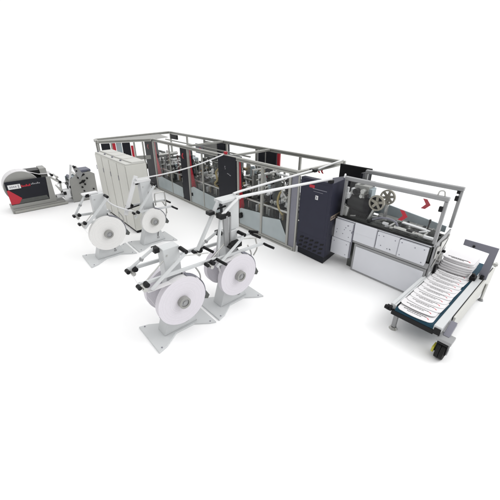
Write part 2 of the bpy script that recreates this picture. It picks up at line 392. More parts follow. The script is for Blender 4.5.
# sticker on the slanted flank
a, b = Vector((7.03, -.02, 0)), Vector((6.92, .82, 0)); nrm = Vector((.84, .11, 0)).normalized()
def flank(u, z): p = a.lerp(b, u)+nrm*.004; p.z = z; return p
MB().bar(flank(.12, 1.22), flank(.86, 1.22), .004, .10, 0).build('label_plate', 'sticker_tan', cab)
tx = MB()
for k in range(7): tx.bar(flank(.15+k*.1, 1.22)+nrm*.003, flank(.15+k*.1+.06, 1.22)+nrm*.003, .003, .05, 0)
for k in range(5): tx.bar(flank(.15+k*.1, 1.13), flank(.15+k*.1+.06, 1.13), .003, .025, 0)
tx.build('text_line', 'ink', cab)
MB().cyl((6.16, -.014, .95), (6.16, -.03, .95), .018, n=14).build('lock', 'steel', cab)
MB().tube([(6.84, .78, ZC+.0), (6.85, .74, ZC+.06), (6.88, .68, ZC+.06), (6.89, .64, ZC)], .02).build('lifting_eye', 'white_paint', cab)
# dark wall behind
dk = thing('dark_end_panel', 'tall black end panel behind the navy control cabinet', 'panel', (6.7, 1.5, 0))
MB().box(6.20, 7.10, 1.50, 1.56, .02, 2.195, .01).build('panel', 'black', dk)
MB().box(7.04, 7.10, 1.10, 1.49, 1.2, 2.15).build('side_return', 'anthracite', dk)
MB().box(6.9, 7.03, 1.46, 1.495, 1.3, 1.9).build('hinge_strip', 'dark_steel', dk)

# ------------------------------------------------------------------ delivery unit
dl = thing('delivery_unit', 'white panelled delivery section with open grey rail frame and red chevron panes', 'machine', (8.2, .8, 0))
def dp(mb, n, m, par=None): return mb.build(n, m, par or dl)
# table body
dp(MB().box(7.06, 9.16, .36, 1.08, .86, 1.22), 'bed', 'dark_steel')
dp(MB().box(7.62, 9.14, .36, 1.05, .03, .80), 'base_box', 'grey_paint'); dp(MB().box(7.42, 7.615, .42, 1.0, .0, .855), 'leg', 'dark_steel')
lp = dp(MB().box(7.60, 9.18, .30, .35, .0, .72), 'base_frame', 'grey_paint')
dp(MB().box(7.655, 9.15, .285, .298, .055, .665), 'front_panel', 'panel_white', lp)
dp(MB().box(7.55, 9.19, .29, .35, .735, .84), 'grey_band', 'grey_paint')
def wp(x0, x1, z0, z1, y=.255, nm='cover_panel', holes=()):
    p = dp(MB().box(x0, x1, y, y+.09, z0, z1, .012), nm, 'panel_white')
    if holes:
        h = MB()
        for hx, hz in holes: h.cyl((hx, y-.003, hz), (hx, y+.001, hz), .012, n=10)
        h.build('screw', 'slate_paint', p)
    return p
rd = random.Random(5)
wp(7.0, 7.50, .27, .70, .27, holes=((7.08, .62), (7.42, .62), (7.42, .35)))
wp(7.03, 7.53, .705, 1.19, .28, holes=[(rd.uniform(7.1, 7.47), rd.uniform(.78, 1.12)) for _ in range(9)])
wp(7.56, 8.08, .80, 1.245, .25); wp(7.60, 8.05, 1.0, 1.006, .246, 'seam'); 
wp(8.095, 8.57, .80, 1.20, .27, holes=[(rd.uniform(8.14, 8.5), rd.uniform(.84, 1.16)) for _ in range(7)])
wp(8.585, 9.13, .80, 1.19, .245, holes=((8.64, .86), (9.07, .86), (8.64, 1.14), (9.07, 1.14), (8.9, 1.12)))
wp(7.05, 9.16, 1.205, 1.24, .30, 'sill')
dp(MB().box(7.05, 9.18, .29, .34, 1.245, 1.275), 'edge_strip', 'black')
k_ = MB().cyl((7.535, .24, .98), (7.535, .30, .98), .03, n=14); k_.box(7.52, 7.55, .262, .29, .3, 1.18); dp(k_, 'hinge', 'slate_paint')
# end face
en = dp(MB().prism([(.36, .0), (1.06, .0), (1.06, 1.40), (.36, 1.26)], 'x', 9.185, 9.215, .004), 'end_plate', 'grey_paint')
MB().box(9.22, 9.25, .40, .52, .95, 1.2).box(9.22, 9.24, .6, .95, 1.05, 1.25).cyl((9.22, .75, .85), (9.26, .75, .85), .09, n=20).bar((9.23, .42, .75), (9.23, 1.0, 1.3), .02, .05).build('bracket', 'steel', en)
MB().box(9.22, 9.26, .62, .72, .5, .72).cyl((9.216, .46, 1.08), (9.27, .46, 1.08), .03, n=12).cyl((9.216, .9, .95), (9.27, .9, .95), .03, n=12).build('bracket', 'black', en)
# rails
zr = 2.2
for y, x0, x1, z in ((.35, 7.10, 9.205, 2.17), (1.12, 7.16, 9.205, 2.21)):
    dp(MB().bar((x0, y, z), (x1, y, z), .085, .085, .012), 'guard_rail', 'grey_paint')
    dp(MB().box(9.14, 9.20, y-.03, y+.03, 1.22 if y < 1 else 1.40, z-.045), 'guard_post', 'grey_paint')
    dp(MB().box(x0+.0, x0+.06, y-.03, y+.03, 1.25, z-.045), 'guard_post', 'grey_paint')
    g = dp(MB().box(x0+.07, 9.13, y-.003, y+.003, 1.29 if y < 1 else 1.46, z-.05, 0), 'glass_pane', 'clear_pane')
    cx = 8.50 if y < 1 else 8.62
    chevron(MB(), (cx, y-.006, 1.66 if y < 1 else 1.76), .175, .004).build('mark', 'red', g)
for (x, y, z) in ((9.12, .31, 1.98), (9.13, 1.08, 2.02), (9.13, 1.1, 2.16)):
    dp(MB().box(x-.03, x+.03, y-.02, y+.03, z-.05, z+.05), 'clamp', 'black')
dp(MB().tube([(9.0, .35, 2.21), (9.02, .35, 2.29), (9.09, .35, 2.30), (9.12, .35, 2.21)], .012), 'lifting_eye', 'steel')
# back trough sheet and machinery on the bed
dp(MB().prism([(7.1, 1.30), (9.12, 1.30), (9.12, 1.43), (7.5, 1.62), (7.1, 1.62)], 'y', 1.03, 1.06), 'back_sheet', 'blue_steel')
dp(MB().box(7.08, 9.14, .38, 1.02, 1.225, 1.262), 'bed_top', 'dark_steel')
dp(MB().cyl((7.08, .58, 1.62), (7.74, .58, 1.54), .17, n=26), 'drum', 'black')
dp(MB().box(7.08, 7.66, .5, .75, 1.32, 1.48), 'drum', 'black')
p1 = dp(MB().wheel((7.90, .38, 1.77), .17, .05, 5), 'pulley', 'pulley')
MB().cyl((7.90, .40, 1.77), (7.90, .42, 1.77), .135, n=28).build('backing', 'black', p1)
p2 = dp(MB().wheel((7.985, .66, 1.86), .165, .045, 6), 'pulley', 'pulley')
dp(MB().box(7.95, 8.01, .70, .76, 1.26, 1.9), 'pulley_arm', 'steel'); dp(MB().bar((7.90, .45, 1.77), (7.72, .50, 1.28), .06, .05), 'pulley_arm', 'steel')
for k in range(4):
    x = 7.16+k*.12; z = 1.75+.05*math.sin(k*2.)
    dp(MB().box(x, x+.10, .55+.1*(k % 2), .8, z, z+.16+.05*(k % 2)), 'gearbox', ('white_paint', 'dark_steel', 'steel', 'blue_steel')[k])
    dp(MB().cyl((x+.05, .5, z+.07), (x+.05, .6, z+.07), .04, n=14), 'shaft_end', ('steel', 'black')[k % 2])
dp(MB().box(7.12, 7.17, .42, .47, 1.27, 1.95).box(7.1, 7.22, .40, .5, 1.7, 1.82), 'gantry', 'white_paint')
dp(MB().prism([(7.1, 1.28), (7.25, 1.28), (7.28, 1.5), (7.12, 1.55)], 'y', .36, .42, .005), 'side_plate', 'steel')
dp(MB().box(7.15, 7.5, .9, 1.0, 1.27, 2.05), 'side_plate', 'dark_steel'); dp(MB().box(7.2, 7.55, .62, .80, 1.78, 2.0), 'gearbox', 'grey_sheet'); dp(MB().cyl((7.3, .5, 1.86), (7.3, .62, 1.86), .07, n=18), 'motor', 'black'); dp(MB().cyl((7.47, .5, 1.90), (7.47, .62, 1.90), .05, n=18), 'motor', 'steel'); dp(MB().box(7.25, 7.6, .82, .88, 1.6, 1.95), 'side_plate', 'blue_steel')
dp(MB().tube([(7.85, .44, 1.36), (8.05, .44, 1.46), (8.3, .44, 1.47), (8.40, .44, 1.38), (8.36, .44, 1.30)], .022), 'cable', 'slate_paint')
for k in range(13):
    x = 7.3+k*.14; y = .45+.12*(k % 3); L = .12+.1*((k*7) % 3)
    dp(MB().bar((x, y, 1.29+.02*(k % 2)), (x+L, y+.04, 1.31+.03*((k*5) % 3)), .05+.02*(k % 2), .035), 'slide_bar', ('steel', 'dark_steel', 'white_paint', 'black')[k % 4])
for k in range(16):
    x = 7.75+k*.085; y = .40+.1*((k*3) % 6); z = 1.275+.03*((k*2) % 3)
    dp(MB().box(x, x+.07+.05*(k % 3), y, y+.06, z, z+.05), 'valve_block', ('black', 'steel', 'dark_steel', 'black', 'white_paint')[k % 5])
dp(MB().bar((7.75, .96, 1.33), (9.05, .96, 1.29), .10, .05), 'slide_bar', 'grey_sheet'); dp(MB().bar((7.8, .80, 1.36), (8.6, .80, 1.34), .04, .04), 'slide_bar', 'steel')
for k in range(5):
    x = 8.25+k*.17
    dp(MB().cyl((x, .42, 1.33), (x, .95, 1.33), .028, n=14), 'roller', ('steel', 'black')[k % 2])
dp(MB().bar((8.35, .40, 1.36), (9.05, .47, 1.31), .05, .05), 'slide_bar', 'steel'); dp(MB().bar((8.4, .66, 1.40), (9.0, .70, 1.36), .09, .03), 'slide_bar', 'white_paint')
dp(MB().cyl((8.86, .8, 1.32), (8.87, .8, 1.52), .014, n=10).cyl((8.87, .8, 1.5), (8.87, .8, 1.57), .02, n=10), 'lever', 'black')
dp(MB().prism([(8.88, 1.28), (9.1, 1.28), (9.12, 1.42), (9.02, 1.45)], 'y', .62, .68, .004), 'side_plate', 'dark_steel')

# ------------------------------------------------------------------ cross conveyor
cv = thing('outfeed_conveyor', 'low white railed conveyor with teal belt and black castor at the delivery end', 'conveyor', (9.57, .2, 0))
def cp(mb, n, m, par=None): return mb.build(n, m, par or cv)
ZB = .52; Y0, Y1 = -1.03, 1.92
cp(MB().box(9.24, 9.86, Y0+.02, Y1, ZB-.10, ZB-.012, .01).cyl((9.24, Y0+.03, ZB-.056), (9.86, Y0+.03, ZB-.056), .043, n=20), 'belt', 'teal_belt')
cp(MB().box(9.145, 9.20, Y0+.02, Y1-.3, ZB-.12, ZB+.03).box(9.195, 9.235, Y0+.04, Y1-.3, ZB-.10, ZB+.005), 'side_rail', 'stand_paint')
cp(MB().box(9.236, 9.242, Y0+.06, Y1-.3, ZB-.05, ZB+.012, 0), 'rail_gap', 'black')
cp(MB().box(9.865, 9.985, Y0-.03, Y1, ZB-.06, ZB+.035), 'side_rail', 'stand_paint')
cp(MB().box(10.0, 10.035, Y0+.42, Y1-.1, .17, ZB+.03), 'side_skirt', 'cream_light')
cp(MB().box(9.986, 9.999, Y0+.44, Y1-.12, ZB-.2, ZB+.022, 0), 'rail_gap', 'black')
cp(MB().box(9.19, 9.88, Y0-.02, Y0+.03, ZB-.17, ZB-.075), 'end_beam', 'black')
cp(MB().box(9.10, 9.19, Y0-.05, Y0+.015, ZB-.10, ZB-.01).cyl((9.08, Y0-.04, ZB-.05), (9.14, Y0-.04, ZB-.05), .04, n=14), 'end_bracket', 'black'); cp(MB().box(9.88, 9.98, Y0-.05, Y0-.031, ZB-.12, ZB-.0), 'end_bracket', 'black')
for x in (9.26,):
    for y in (Y0+.09, 1.2):
        g = cp(MB().box(x-.035, x+.035, y-.035, y+.035, .05, ZB-.10), 'leg', 'grey_paint')
        MB().cyl((x, y, .0), (x, y, .045), .075, .05, n=22).build('foot_pad', 'steel', g)
g = cp(MB().bar((10.05, Y0+.06, .36), (10.05, Y0+.34, .50), .09, .09), 'leg', 'slate_paint')
cp(MB().box(9.96, 10.17, Y0-.08, Y0+.14, .335, .395), 'castor_plate', 'grey_paint')
cs = cp(MB().box(9.985, 10.003, Y0-.08, Y0+.08, .12, .30).box(10.127, 10.145, Y0-.08, Y0+.08, .12, .30).box(9.985, 10.145, Y0-.09, Y0+.09, .301, .334), 'castor', 'black')
for xw in (10.006, 10.069):
    cw = MB().cyl((xw, Y0, .15), (xw+.055, Y0, .15), .15, n=36).build('castor_wheel', 'rubber', cs)
MB().cyl((10.146, Y0, .15), (10.155, Y0, .15), .05, n=20).build('castor_cap', 'grey_paint', cs)
MB().box(9.95, 9.984, Y0-.13, Y0+.03, .12, .22).build('brake_pedal', 'yellow', cs)
g = cp(MB().cyl((10.06, 1.25, .05), (10.06, 1.25, .4), .025, n=12), 'leg', 'steel'); MB().cyl((10.06, 1.25, 0), (10.06, 1.25, .05), .05, .03, n=16).build('foot_pad', 'grey_paint', g)
# grey hold-down bracket at the far end
br = cp(MB().prism([(9.89, .60), (9.99, .56), (10.03, .49), (10.04, 1.25), (9.48, 1.25), (9.48, 1.125), (9.925, 1.10)], 'y', 1.10, 1.13, .004), 'bracket', 'slate_paint')
MB().cyl((9.66, 1.075, 1.16), (9.66, 1.099, 1.16), .022, n=14).build('bolt', 'black', br); MB().box(9.93, 9.99, 1.03, 1.098, .56, .63).build('clamp', 'black', br)
MB().cyl((10.036, 1.115, .92), (10.115, 1.115, .92), .03, n=16).cyl((10.065, 1.115, .92), (10.10, 1.115, .92), .05, n=16).build('knob', 'steel', br)
cp(MB().box(9.885, 9.98, 1.14, 1.7, ZB+.036, ZB+.06), 'sensor', 'stand_paint'); cp(MB().box(9.80, 9.9, .86, 1.0, ZB+.037, ZB+.11).cyl((9.84, .93, ZB+.1), (9.84, .93, ZB+.16), .03, n=12), 'sensor', 'black')
cp(MB().box(9.14, 9.22, .4, .52, ZB+.031, ZB+.10), 'sensor', 'stand_paint')

# ------------------------------------------------------------------ paper bags on the belt
BW, BL, BT = .565, .47, .008
def bag_mesh(puff=.010):
    out = []
    rc = .085
    for i in range(8): a = PI+PI/2*i/7; out.append((-BW/2+rc+rc*math.cos(a), rc+rc*math.sin(a)))
    out += [(-BW/2+rc+(BW-2*rc)*i/7, -.022*math.sin(PI*i/7)) for i in range(1, 7)]
    for i in range(8): a = 1.5*PI+PI/2*i/7; out.append((BW/2-rc+rc*math.cos(a), rc+rc*math.sin(a)))
    out += [(BW/2, BL), (-BW/2, BL)]
    mb = MB(); mb.prism(out, 'z', 0, BT, .0025); return mb
def make_bag(label):
    o = bag_mesh().build('paper_bag', 'paper'); tag(o, label, 'paper bag', 'white printed paper bags on the conveyor')
    rd = random.Random(11); t = MB()
    for y, x0, x1, h in ((.108, -.20, .14, .017), (.066, -.13, .10, .014)):
        x = x0; t = MB()
        while x < x1:
            w = rd.uniform(.02, .05); t.box(x, x+w, y-h/2, y+h/2, BT+.0003, BT+.0014, 0); x += w+.005
        t.build('text_line', 'ink', o)
    r = MB()
    for k in range(6): a = .4+k*.2; r.box(.15+.05*math.cos(a), .168+.05*math.cos(a), .05+.05*math.sin(a), .058+.05*math.sin(a), BT+.0003, BT+.0014, 0)
    r.build('red_print', 'ink_red', o)
    return o
ords = ['frontmost', 'second', 'third', 'fourth', 'fifth', 'sixth', 'seventh', 'eighth', 'ninth', 'tenth', 'eleventh', 'twelfth', 'thirteenth']
proto = make_bag('white printed paper bag lying flat, frontmost of the row on the teal belt')
rd = random.Random(2); NB = 12; SP = .165
for i in range(NB):
    o = proto if i == 0 else copy_tree(proto)
    if i: o['label'] = f'white printed paper bag on the teal belt, {ords[i]} from the front of the row'
    s = 0 if i == 0 else .062
    o.location = (9.528+rd.uniform(-.014, .014), Y0+.0+i*SP+(rd.uniform(-.014, .014) if i else 0), ZB-.011+s*BL)
    o.rotation_euler = (-math.atan(s), 0, rd.uniform(-.035, .035))
# stacked pile at the far end
pl = ['lowest', 'second from bottom', 'third from bottom', 'fourth from bottom', 'second from top', 'topmost']
for i in range(6):
    o = copy_tree(proto); o['label'] = f'white paper bag in the far belt end pile, {pl[i]}'
    o.location = (9.49+rd.uniform(-.012, .012), .90+(i*.030 if i < 4 else .12+.01*i), ZB+.035+i*.037); o.rotation_euler = (-.03, 0, rd.uniform(-.025, .025)); o['group'] = 'white paper bags piled at the belt end'
    o.scale = (1.0, 1.08, 4.2)

# ------------------------------------------------------------------ reel stands
def reel_stand(cx, cy, label, h, arm_l, arm_r, zarm=1.36, rr=.45):
    st = thing('reel_stand', label, 'reel stand', (cx, cy, 0), 'white reel stands in front of the machine')
    X = lambda v: cx+v
    Y = lambda v: cy+v
    pm = 'stand_paint'
    def p(mb, n, m=pm, par=None): return mb.build(n, m, par or st)
    half = [(.41, -.585), (.36, -.42), (.18, -.14), (.18, .24), (.36, .48), (.41, .585)]
    out = [(X(x), Y(y)) for x, y in half]+[(X(-x), Y(y)) for x, y in half[::-1]]
    bp = p(MB().prism(out, 'z', 0, .035, .005), 'base_plate')
    for sx, sy in ((.34, -.5), (-.34, -.5), (.33, .5), (-.33, .5)): MB().cyl((X(sx), Y(sy), .035), (X(sx), Y(sy), .044), .013, n=10).build('bolt', 'slate_paint', bp)
    p(MB().prism([(Y(-.34), .036), (Y(.34), .036), (Y(.2), .48), (Y(-.2), .48)], 'x', X(-.13), X(.13), .006), 'pedestal')
    p(MB().box(X(-.10), X(.10), Y(-.15), Y(.145), .482, h, .008), 'column')
    p(MB().cyl((X(-.36), cy, .74), (X(.36), cy, .74), .045, n=20), 'axle', 'steel')
    hb = p(MB().cyl((X(.315), cy, .74), (X(.39), cy, .74), .105, n=36, hole=.07), 'chuck', 'grey_sheet')
    MB().cyl((X(.32), cy, .74), (X(.375), cy, .74), .066, n=28).cyl((X(.376), cy, .74), (X(.385), cy, .74), .035, n=20).build('chuck_core', 'grey_paint', hb)
    p(MB().cyl((X(.12), Y(-.08), .98), (X(.2), Y(-.08), .98), .075, n=20, hole=.04).cyl((X(.105), Y(-.08), .98), (X(.15), Y(-.08), .98), .055, n=16), 'brake', 'black')
    # dancer arms along both sides of the column
    for sx, z in ((.22, zarm-.09), (-.17, zarm)):
        p(MB().bar((X(sx), Y(arm_l), z+.02), (X(sx), Y(arm_r), z-.05), .04, .06), 'dancer_arm')
    for sx, z, d in ((.22, zarm-.09, 1), (-.17, zarm, -1)):
        r = p(MB().cyl((X(sx-.05), Y(arm_l+.04), z), (X(sx+.17), Y(arm_l+.04), z), .035, n=16), 'guide_roller', 'steel')
        MB().cyl((X(sx+.06), Y(arm_l-.03), z+.05), (X(sx+.15), Y(arm_l-.03), z+.05), .032, n=14).build('knob', 'black', r); MB().cyl((X(sx+.06), Y(arm_l+.09), z+.05), (X(sx+.15), Y(arm_l+.09), z+.05), .038, n=14).build('knob', 'black', r)
        if arm_r > .3:
            hd = p(MB().cyl((X(sx+.02), Y(arm_r), z-.05), (X(sx+.10), Y(arm_r), z-.05), .025, n=12), 'handle_stem', 'black')
            MB().cyl((X(sx+.06), Y(arm_r-.01), z-.05), (X(sx+.28), Y(arm_r+.02), z-.06), .027, n=14).build('handle', 'black', hd)
    # slanting tube from the column head to the arm end
    tb = p(MB().tube([(X(-.02), Y(-.24), h+.02), (X(-.1), Y(arm_l), zarm+.05)], .025, 12), 'slant_tube')
    p(MB().tube([(X(.20), Y(arm_l+.14), zarm-.06), (X(.11), Y(-.165), zarm+.12)], .011, 8), 'tie_rod', 'steel'); p(MB().tube([(X(.14), Y(.18), zarm+.10), (X(.14), Y(arm_r-.1), zarm-.02)], .011, 8), 'tie_rod', 'steel')
    p(MB().cyl((X(.102), Y(.05), h-.3), (X(.125), Y(.05), h-.3), .022, n=12), 'screw', 'steel'); p(MB().cyl((X(.102), Y(-.09), h-.12), (X(.112), Y(-.09), h-.12), .014, n=12), 'screw', 'steel')
    p(MB().box(X(.131), X(.15), Y(.10), Y(.16), .13, .17), 'valve_block', 'grey_paint')
    p(MB().tube([(X(.15), Y(.12), .2), (X(.17), Y(.16), .5), (X(.14), Y(.15), .9), (X(.12), Y(.13), 1.2)], .009, 8), 'air_hose', 'black')
    MB().box(X(-.08), X(.05), Y(-.26), Y(-.172), h-.05, h+.035).build('clamp', 'black', tb)
    MB().cyl((X(-.063), Y((arm_l-.24)/2-.01), (h+zarm)/2+.012), (X(-.059), Y((arm_l-.24)/2+.015), (h+zarm)/2+.048), .036, n=12).build('collar', 'grey_paint', tb)
    p(MB().bar((X(.29), Y(.18), h-.06), (X(.29), Y(-.50), zarm-.19), .018, .065), 'swing_bar')
    p(MB().cyl((X(.10), Y(.16), h-.06), (X(.30), Y(.16), h-.06), .035, n=14), 'pivot', 'black')
    # little brake shoe behind the roll, right
    q = [(X(.245), Y((rr+.018)*math.cos(a)), .74+(rr+.018)*math.sin(a)) for a in [math.radians(v) for v in range(75, -21, -8)]]
    p(MB().ribbon(q, (.10, 0, 0), .012), 'brake_strap', 'slate_paint')
    e = q[-1]
    p(MB().prism([(e[1]+.0, e[2]+.14), (e[1]+.10, e[2]-.04), (e[1]+.06, e[2]-.10), (e[1]-.03, e[2]-.06)], 'x', X(.19), X(.29), .006), 'brake_shoe', 'dark_steel')
    p(MB().tube([(X(.1), Y(.46), .70), (X(.1), Y(.50), .95), (X(.1), Y(.40), 1.18)], .014, 8), 'brake_rod', 'steel')
    return st
def roll(cx, cy, r, x0, x1, m, label, group=None):
    t = MB().cyl((x0, cy, .74), (x1, cy, .74), r, n=72, hole=.082).cyl((x0+.004, cy, .74), (x0+.0041, cy, .74), r*.998, n=72, hole=.083)
    o = t.build('paper_roll', m); tag(o, label, 'paper roll', 'paper rolls on the reel stands')
    for v in o.data.vertices: v.co -= Vector((0, cy, .74))
    o.location = (0, cy, .74)
    c = MB().cyl((x0-.004, cy, .74), (x1+.004, cy, .74), .0815, n=40, hole=.052).build('core', 'grey_paint', o)
    return o
def tape(pts, w, label, m='paper'):
    o = MB().ribbon(pts, (w, 0, 0), .003).build('paper_tape', m); return tag(o, label, 'paper tape')
AX = 6.60
stA = reel_stand(AX, -3.90, 'white reel stand nearest the front with low square column and two big rolls', 1.68, -.66, .78, 1.38, .45)
stB = reel_stand(AX, -2.66, 'tall white reel stand beside it carrying the two long tape tubes', 1.60, -.70, .72, 1.30, .43)
stC = reel_stand(2.95, -3.90, 'leftmost white reel stand, beside the low end of the cream cabinets', 1.72, -.56, .30, 1.20, .44)
stD = reel_stand(2.95, -2.66, 'white reel stand with the smallest roll, in front of the cream cabinet end', 1.80, -.50, .62, 1.15, .345)
roll(AX, -3.90, .45, AX+.20, AX+.31, 'roll_paper', 'large white paper roll facing front on the front reel stand')
roll(AX, -3.90, .42, AX-.31, AX-.20, 'roll_paper', 'rear paper roll half hidden behind the front reel stand')
roll(AX, -2.66, .43, AX+.20, AX+.31, 'roll_paper', 'white paper roll facing front on the tall reel stand')
roll(AX, -2.66, .40, AX-.31, AX-.20, 'roll_paper', 'rear paper roll half hidden behind the tall reel stand')
roll(2.95, -3.90, .44, 3.15, 3.26, 'roll_paper_warm', 'white paper roll on the leftmost reel stand')
roll(2.95, -2.66, .345, 3.15, 3.26, 'roll_paper_warm', 'smallest white paper roll, in front of the cream cabinets')
# tall head on stand B
def B(mb, n, m='stand_paint', par=None): return mb.build(n, m, par or stB)
B(MB().box(AX-.10, AX+.06, -2.70, -2.44, 1.602, 2.17, .008), 'column')
B(MB().box(AX-.13, AX+.10, -2.86, -2.42, 2.172, 2.225), 'head_plate', 'stand_paint')
B(MB().bar((AX, -2.86, 2.20), (AX, -3.36, 1.40), .055, .055), 'slant_tube'); B(MB().bar((AX+.12, -2.90, 1.98), (AX+.12, -3.02, 1.20), .05, .05), 'slant_tube')
B(MB().box(AX+.05, AX+.2, -2.96, -2.84, 1.93, 2.02).box(AX-.06, AX+.06, -3.1, -2.98, 2.0, 2.06).box(AX+.05, AX+.15, -2.80, -2.70, 1.92, 2.0), 'clamp', 'black')
B(MB().box(AX+.10, AX+.24, -2.78, -2.52, 1.30, 1.40), 'valve_block', 'black')
B(MB().bar((AX+.13, -2.82, 1.95), (AX+.13, -2.80, 1.36), .045, .10), 'swing_bar', 'grey_paint'); B(MB().bar((AX+.13, -2.70, 1.95), (AX+.13, -2.72, 1.40), .03, .03), 'swing_bar', 'grey_paint')
B(MB().bar((AX-.04, -2.98, 2.04), (AX+.02, -2.5, 2.10), .03, .03), 'clamp', 'black')
B(MB().tube([(AX+.05, -2.0, 1.22), (AX+.06, -1.96, 1.0), (AX+.05, -2.05, .85)], .016), 'brake_rod', 'steel')
B(MB().bar((AX+.1, -2.2, 1.42), (AX+.1, -1.98, 1.30), .02, .03).cyl((AX+.02, -2.15, 1.42), (AX+.2, -2.08, 1.44), .03, n=12), 'handle', 'black')
# C: T head; D: U loop
MB().box(2.85, 3.0, -4.22, -3.86, 1.722, 1.76).build('head_plate', 'white_paint', stC)
MB().bar((2.97, -2.86, 1.98), (2.97, -3.3, 1.0), .05, .10).build('swing_bar', 'white_paint', stD)
MB().tube([(3.05, -2.46, 1.10), (3.05, -2.46, 1.38), (3.05, -2.40, 1.44), (3.05, -2.22, 1.44), (3.05, -2.16, 1.36), (3.05, -2.16, .80)], .018, 10, 4).build('guard_loop', 'steel', stD)
MB().box(2.86, 3.05, -2.95, -2.50, 1.802, 1.85).build('head_plate', 'white_paint', stD)
# tapes
def arc(x, cy, r, a0, a1, n=10): return [(x, cy+r*math.cos(a0+(a1-a0)*i/n), .74+r*math.sin(a0+(a1-a0)*i/n)) for i in range(n+1)]
def rolltape(cx, cy, r, yl, zl, label):
    x = cx+.255
    tape([(x, yl, zl)]+arc(x, cy, r+.003, PI*.62, PI*.30), .11, label+' passing over the roll top')
rolltape(AX, -3.90, .45, -4.46, 1.17, 'flat white tape on the front reel stand')
rolltape(AX, -2.66, .43, -3.16, 1.13, 'flat white tape on the tall reel stand')
def sagtape(cx, cy, r, yl, zl, w, label):
    x = cx+.2
    tape([(x-.15, yl, zl), (x-.1, yl+.08, zl-.28), (x-.05, yl+.2, zl-.55), (x, yl+.32, .50)]+arc(x+.03, cy, r+.004, PI*1.13, PI*1.3), w, label)
sagtape(AX, -3.90, .45, -4.56, 1.40, .035, 'narrow white tape drooping from the left arm end of the front reel stand')
sagtape(2.95, -3.90, .44, -4.45, 1.20, .035, 'narrow white tape drooping to the leftmost reel')
o = MB().ribbon([(AX+.2, -3.10, 1.25), (AX+.22, -3.05, .95), (AX+.25, -2.98, .70), (AX+.26, -2.93, .40)], (.05, 0, 0), .006).build('paper_tape', 'paper'); tag(o, 'narrow white tape running down beside the roll of the tall reel stand', 'paper tape')
o = MB().tube([(3.0, -3.80, 1.66), (3.02, -3.6, 1.38), (3.05, -3.3, 1.18), (3.08, -3.12, 1.10)], .02).build('paper_tape', 'white_paint'); tag(o, 'twisted white tape hanging between the two left reel stands', 'paper tape')
o = MB().bar((3.0, -3.25, 1.16), (3.0, -2.9, 1.2), .03).build('tape_guide', 'black'); tag(o, 'short black tape guide at the left arm of the small reel stand', 'guide')
# long tape tubes
def rod(pts, r, label):
    o = MB().tube(pts, r, 14, 5).build('tape_tube', 'white_paint'); tag(o, label, 'tube'); return o
o = rod([(AX-.02, -2.50, 2.26), (AX-.05, -2.1, 2.27), (6.42, -.2, 2.27), (6.40, .05, 2.27)], .022, 'long white tape tube, upper of two, from the tall reel stand to the machine top')
MB().box(6.33, 6.50, .0, .10, 2.235, 2.30).build('clamp', 'black', o)
o = rod([(AX+.15, -2.92, 1.98), (AX+.12, -2.55, 2.18), (AX+.12, -2.3, 2.22), (6.98, -.02, 2.19)], .028, 'long white bent tape tube, lower of two, ending at the navy cabinet top')
MB().box(6.90, 7.0, -.04, .06, 2.081, 2.15).build('clamp', 'black', o)
o = MB().ribbon([(3.02, -2.9+2.95*i/14, 1.91+.30*i/14-.10*math.sin(PI*i/14)) for i in range(15)], (.05, 0, .01), .03).build('tape_band', 'white_paint'); tag(o, 'long sagging white band from the small reel stand up to the script marked tower', 'band')
MB().box(3.0, 3.1, .0, .08, 2.201, 2.28).build('clamp', 'red', o)
o = MB().bar((6.05, 1.86, 2.23), (6.30, .40, 2.23), .04, .03).build('cross_bar', 'white_paint'); tag(o, 'thin pale bar lying across the frame top above the navy cabinet', 'bar')

# ------------------------------------------------------------------ cream cabinets
CX0, CX1, CY0, CY1, CH = -.62, 2.10, -2.78, -2.17, 2.13
wdt = (CX1-CX0)/4
pos = ['farthest left of the row of four', 'second from the left in the row of four', 'third from the left in the row of four', 'nearest the small reel, right end of the row of four']
def cream():
    t = thing('storage_cabinet', '', 'cabinet', (CX0+wdt/2, (CY0+CY1)/2, 0), 'tall cream cabinets in a row')
    MB().box(CX0+.004, CX0+wdt-.004, CY0, CY1, .09, CH-.04, .006).build('body', 'cream_sheet', t)
    MB().box(CX0+.008, CX0+wdt-.008, CY0+.01, CY1-.01, CH-.037, CH, .006).build('top', 'cream_light', t)
    MB().prism([(CX0+.05, CY0+.16), (CX0+wdt-.012, CY0+.20), (CX0+wdt-.012, CY1-.02), (CX0+.05, CY1-.02)], 'z', CH-.002, CH+.030, .004).build('cap', 'cream_light', t)
    MB().box(CX0+.03, CX0+wdt-.03, CY0+.03, CY1-.03, .0, .088).build('plinth', 'black', t)
    d = MB().box(CX0+.03, CX0+wdt-.03, CY0-.012, CY0-.002, .12, CH-.07, .003).build('door', 'cream_sheet', t)
    MB().cyl((CX0+.08, CY0+.10, CH), (CX0+.08, CY0+.10, CH+.035), .03, n=14).build('eye_bolt', 'slate_paint', t)
    MB().box(CX0-.0, CX0+.014, CY0-.03, CY0-.013, 1.55, 1.70).build('hinge', 'slate_paint', t)
    return t
c0 = cream()
for i in range(4):
    c = c0 if i == 0 else copy_tree(c0)
    c.location.x = CX0+wdt/2+i*wdt; c['label'] = 'tall cream sheet metal cabinet, '+pos[i]

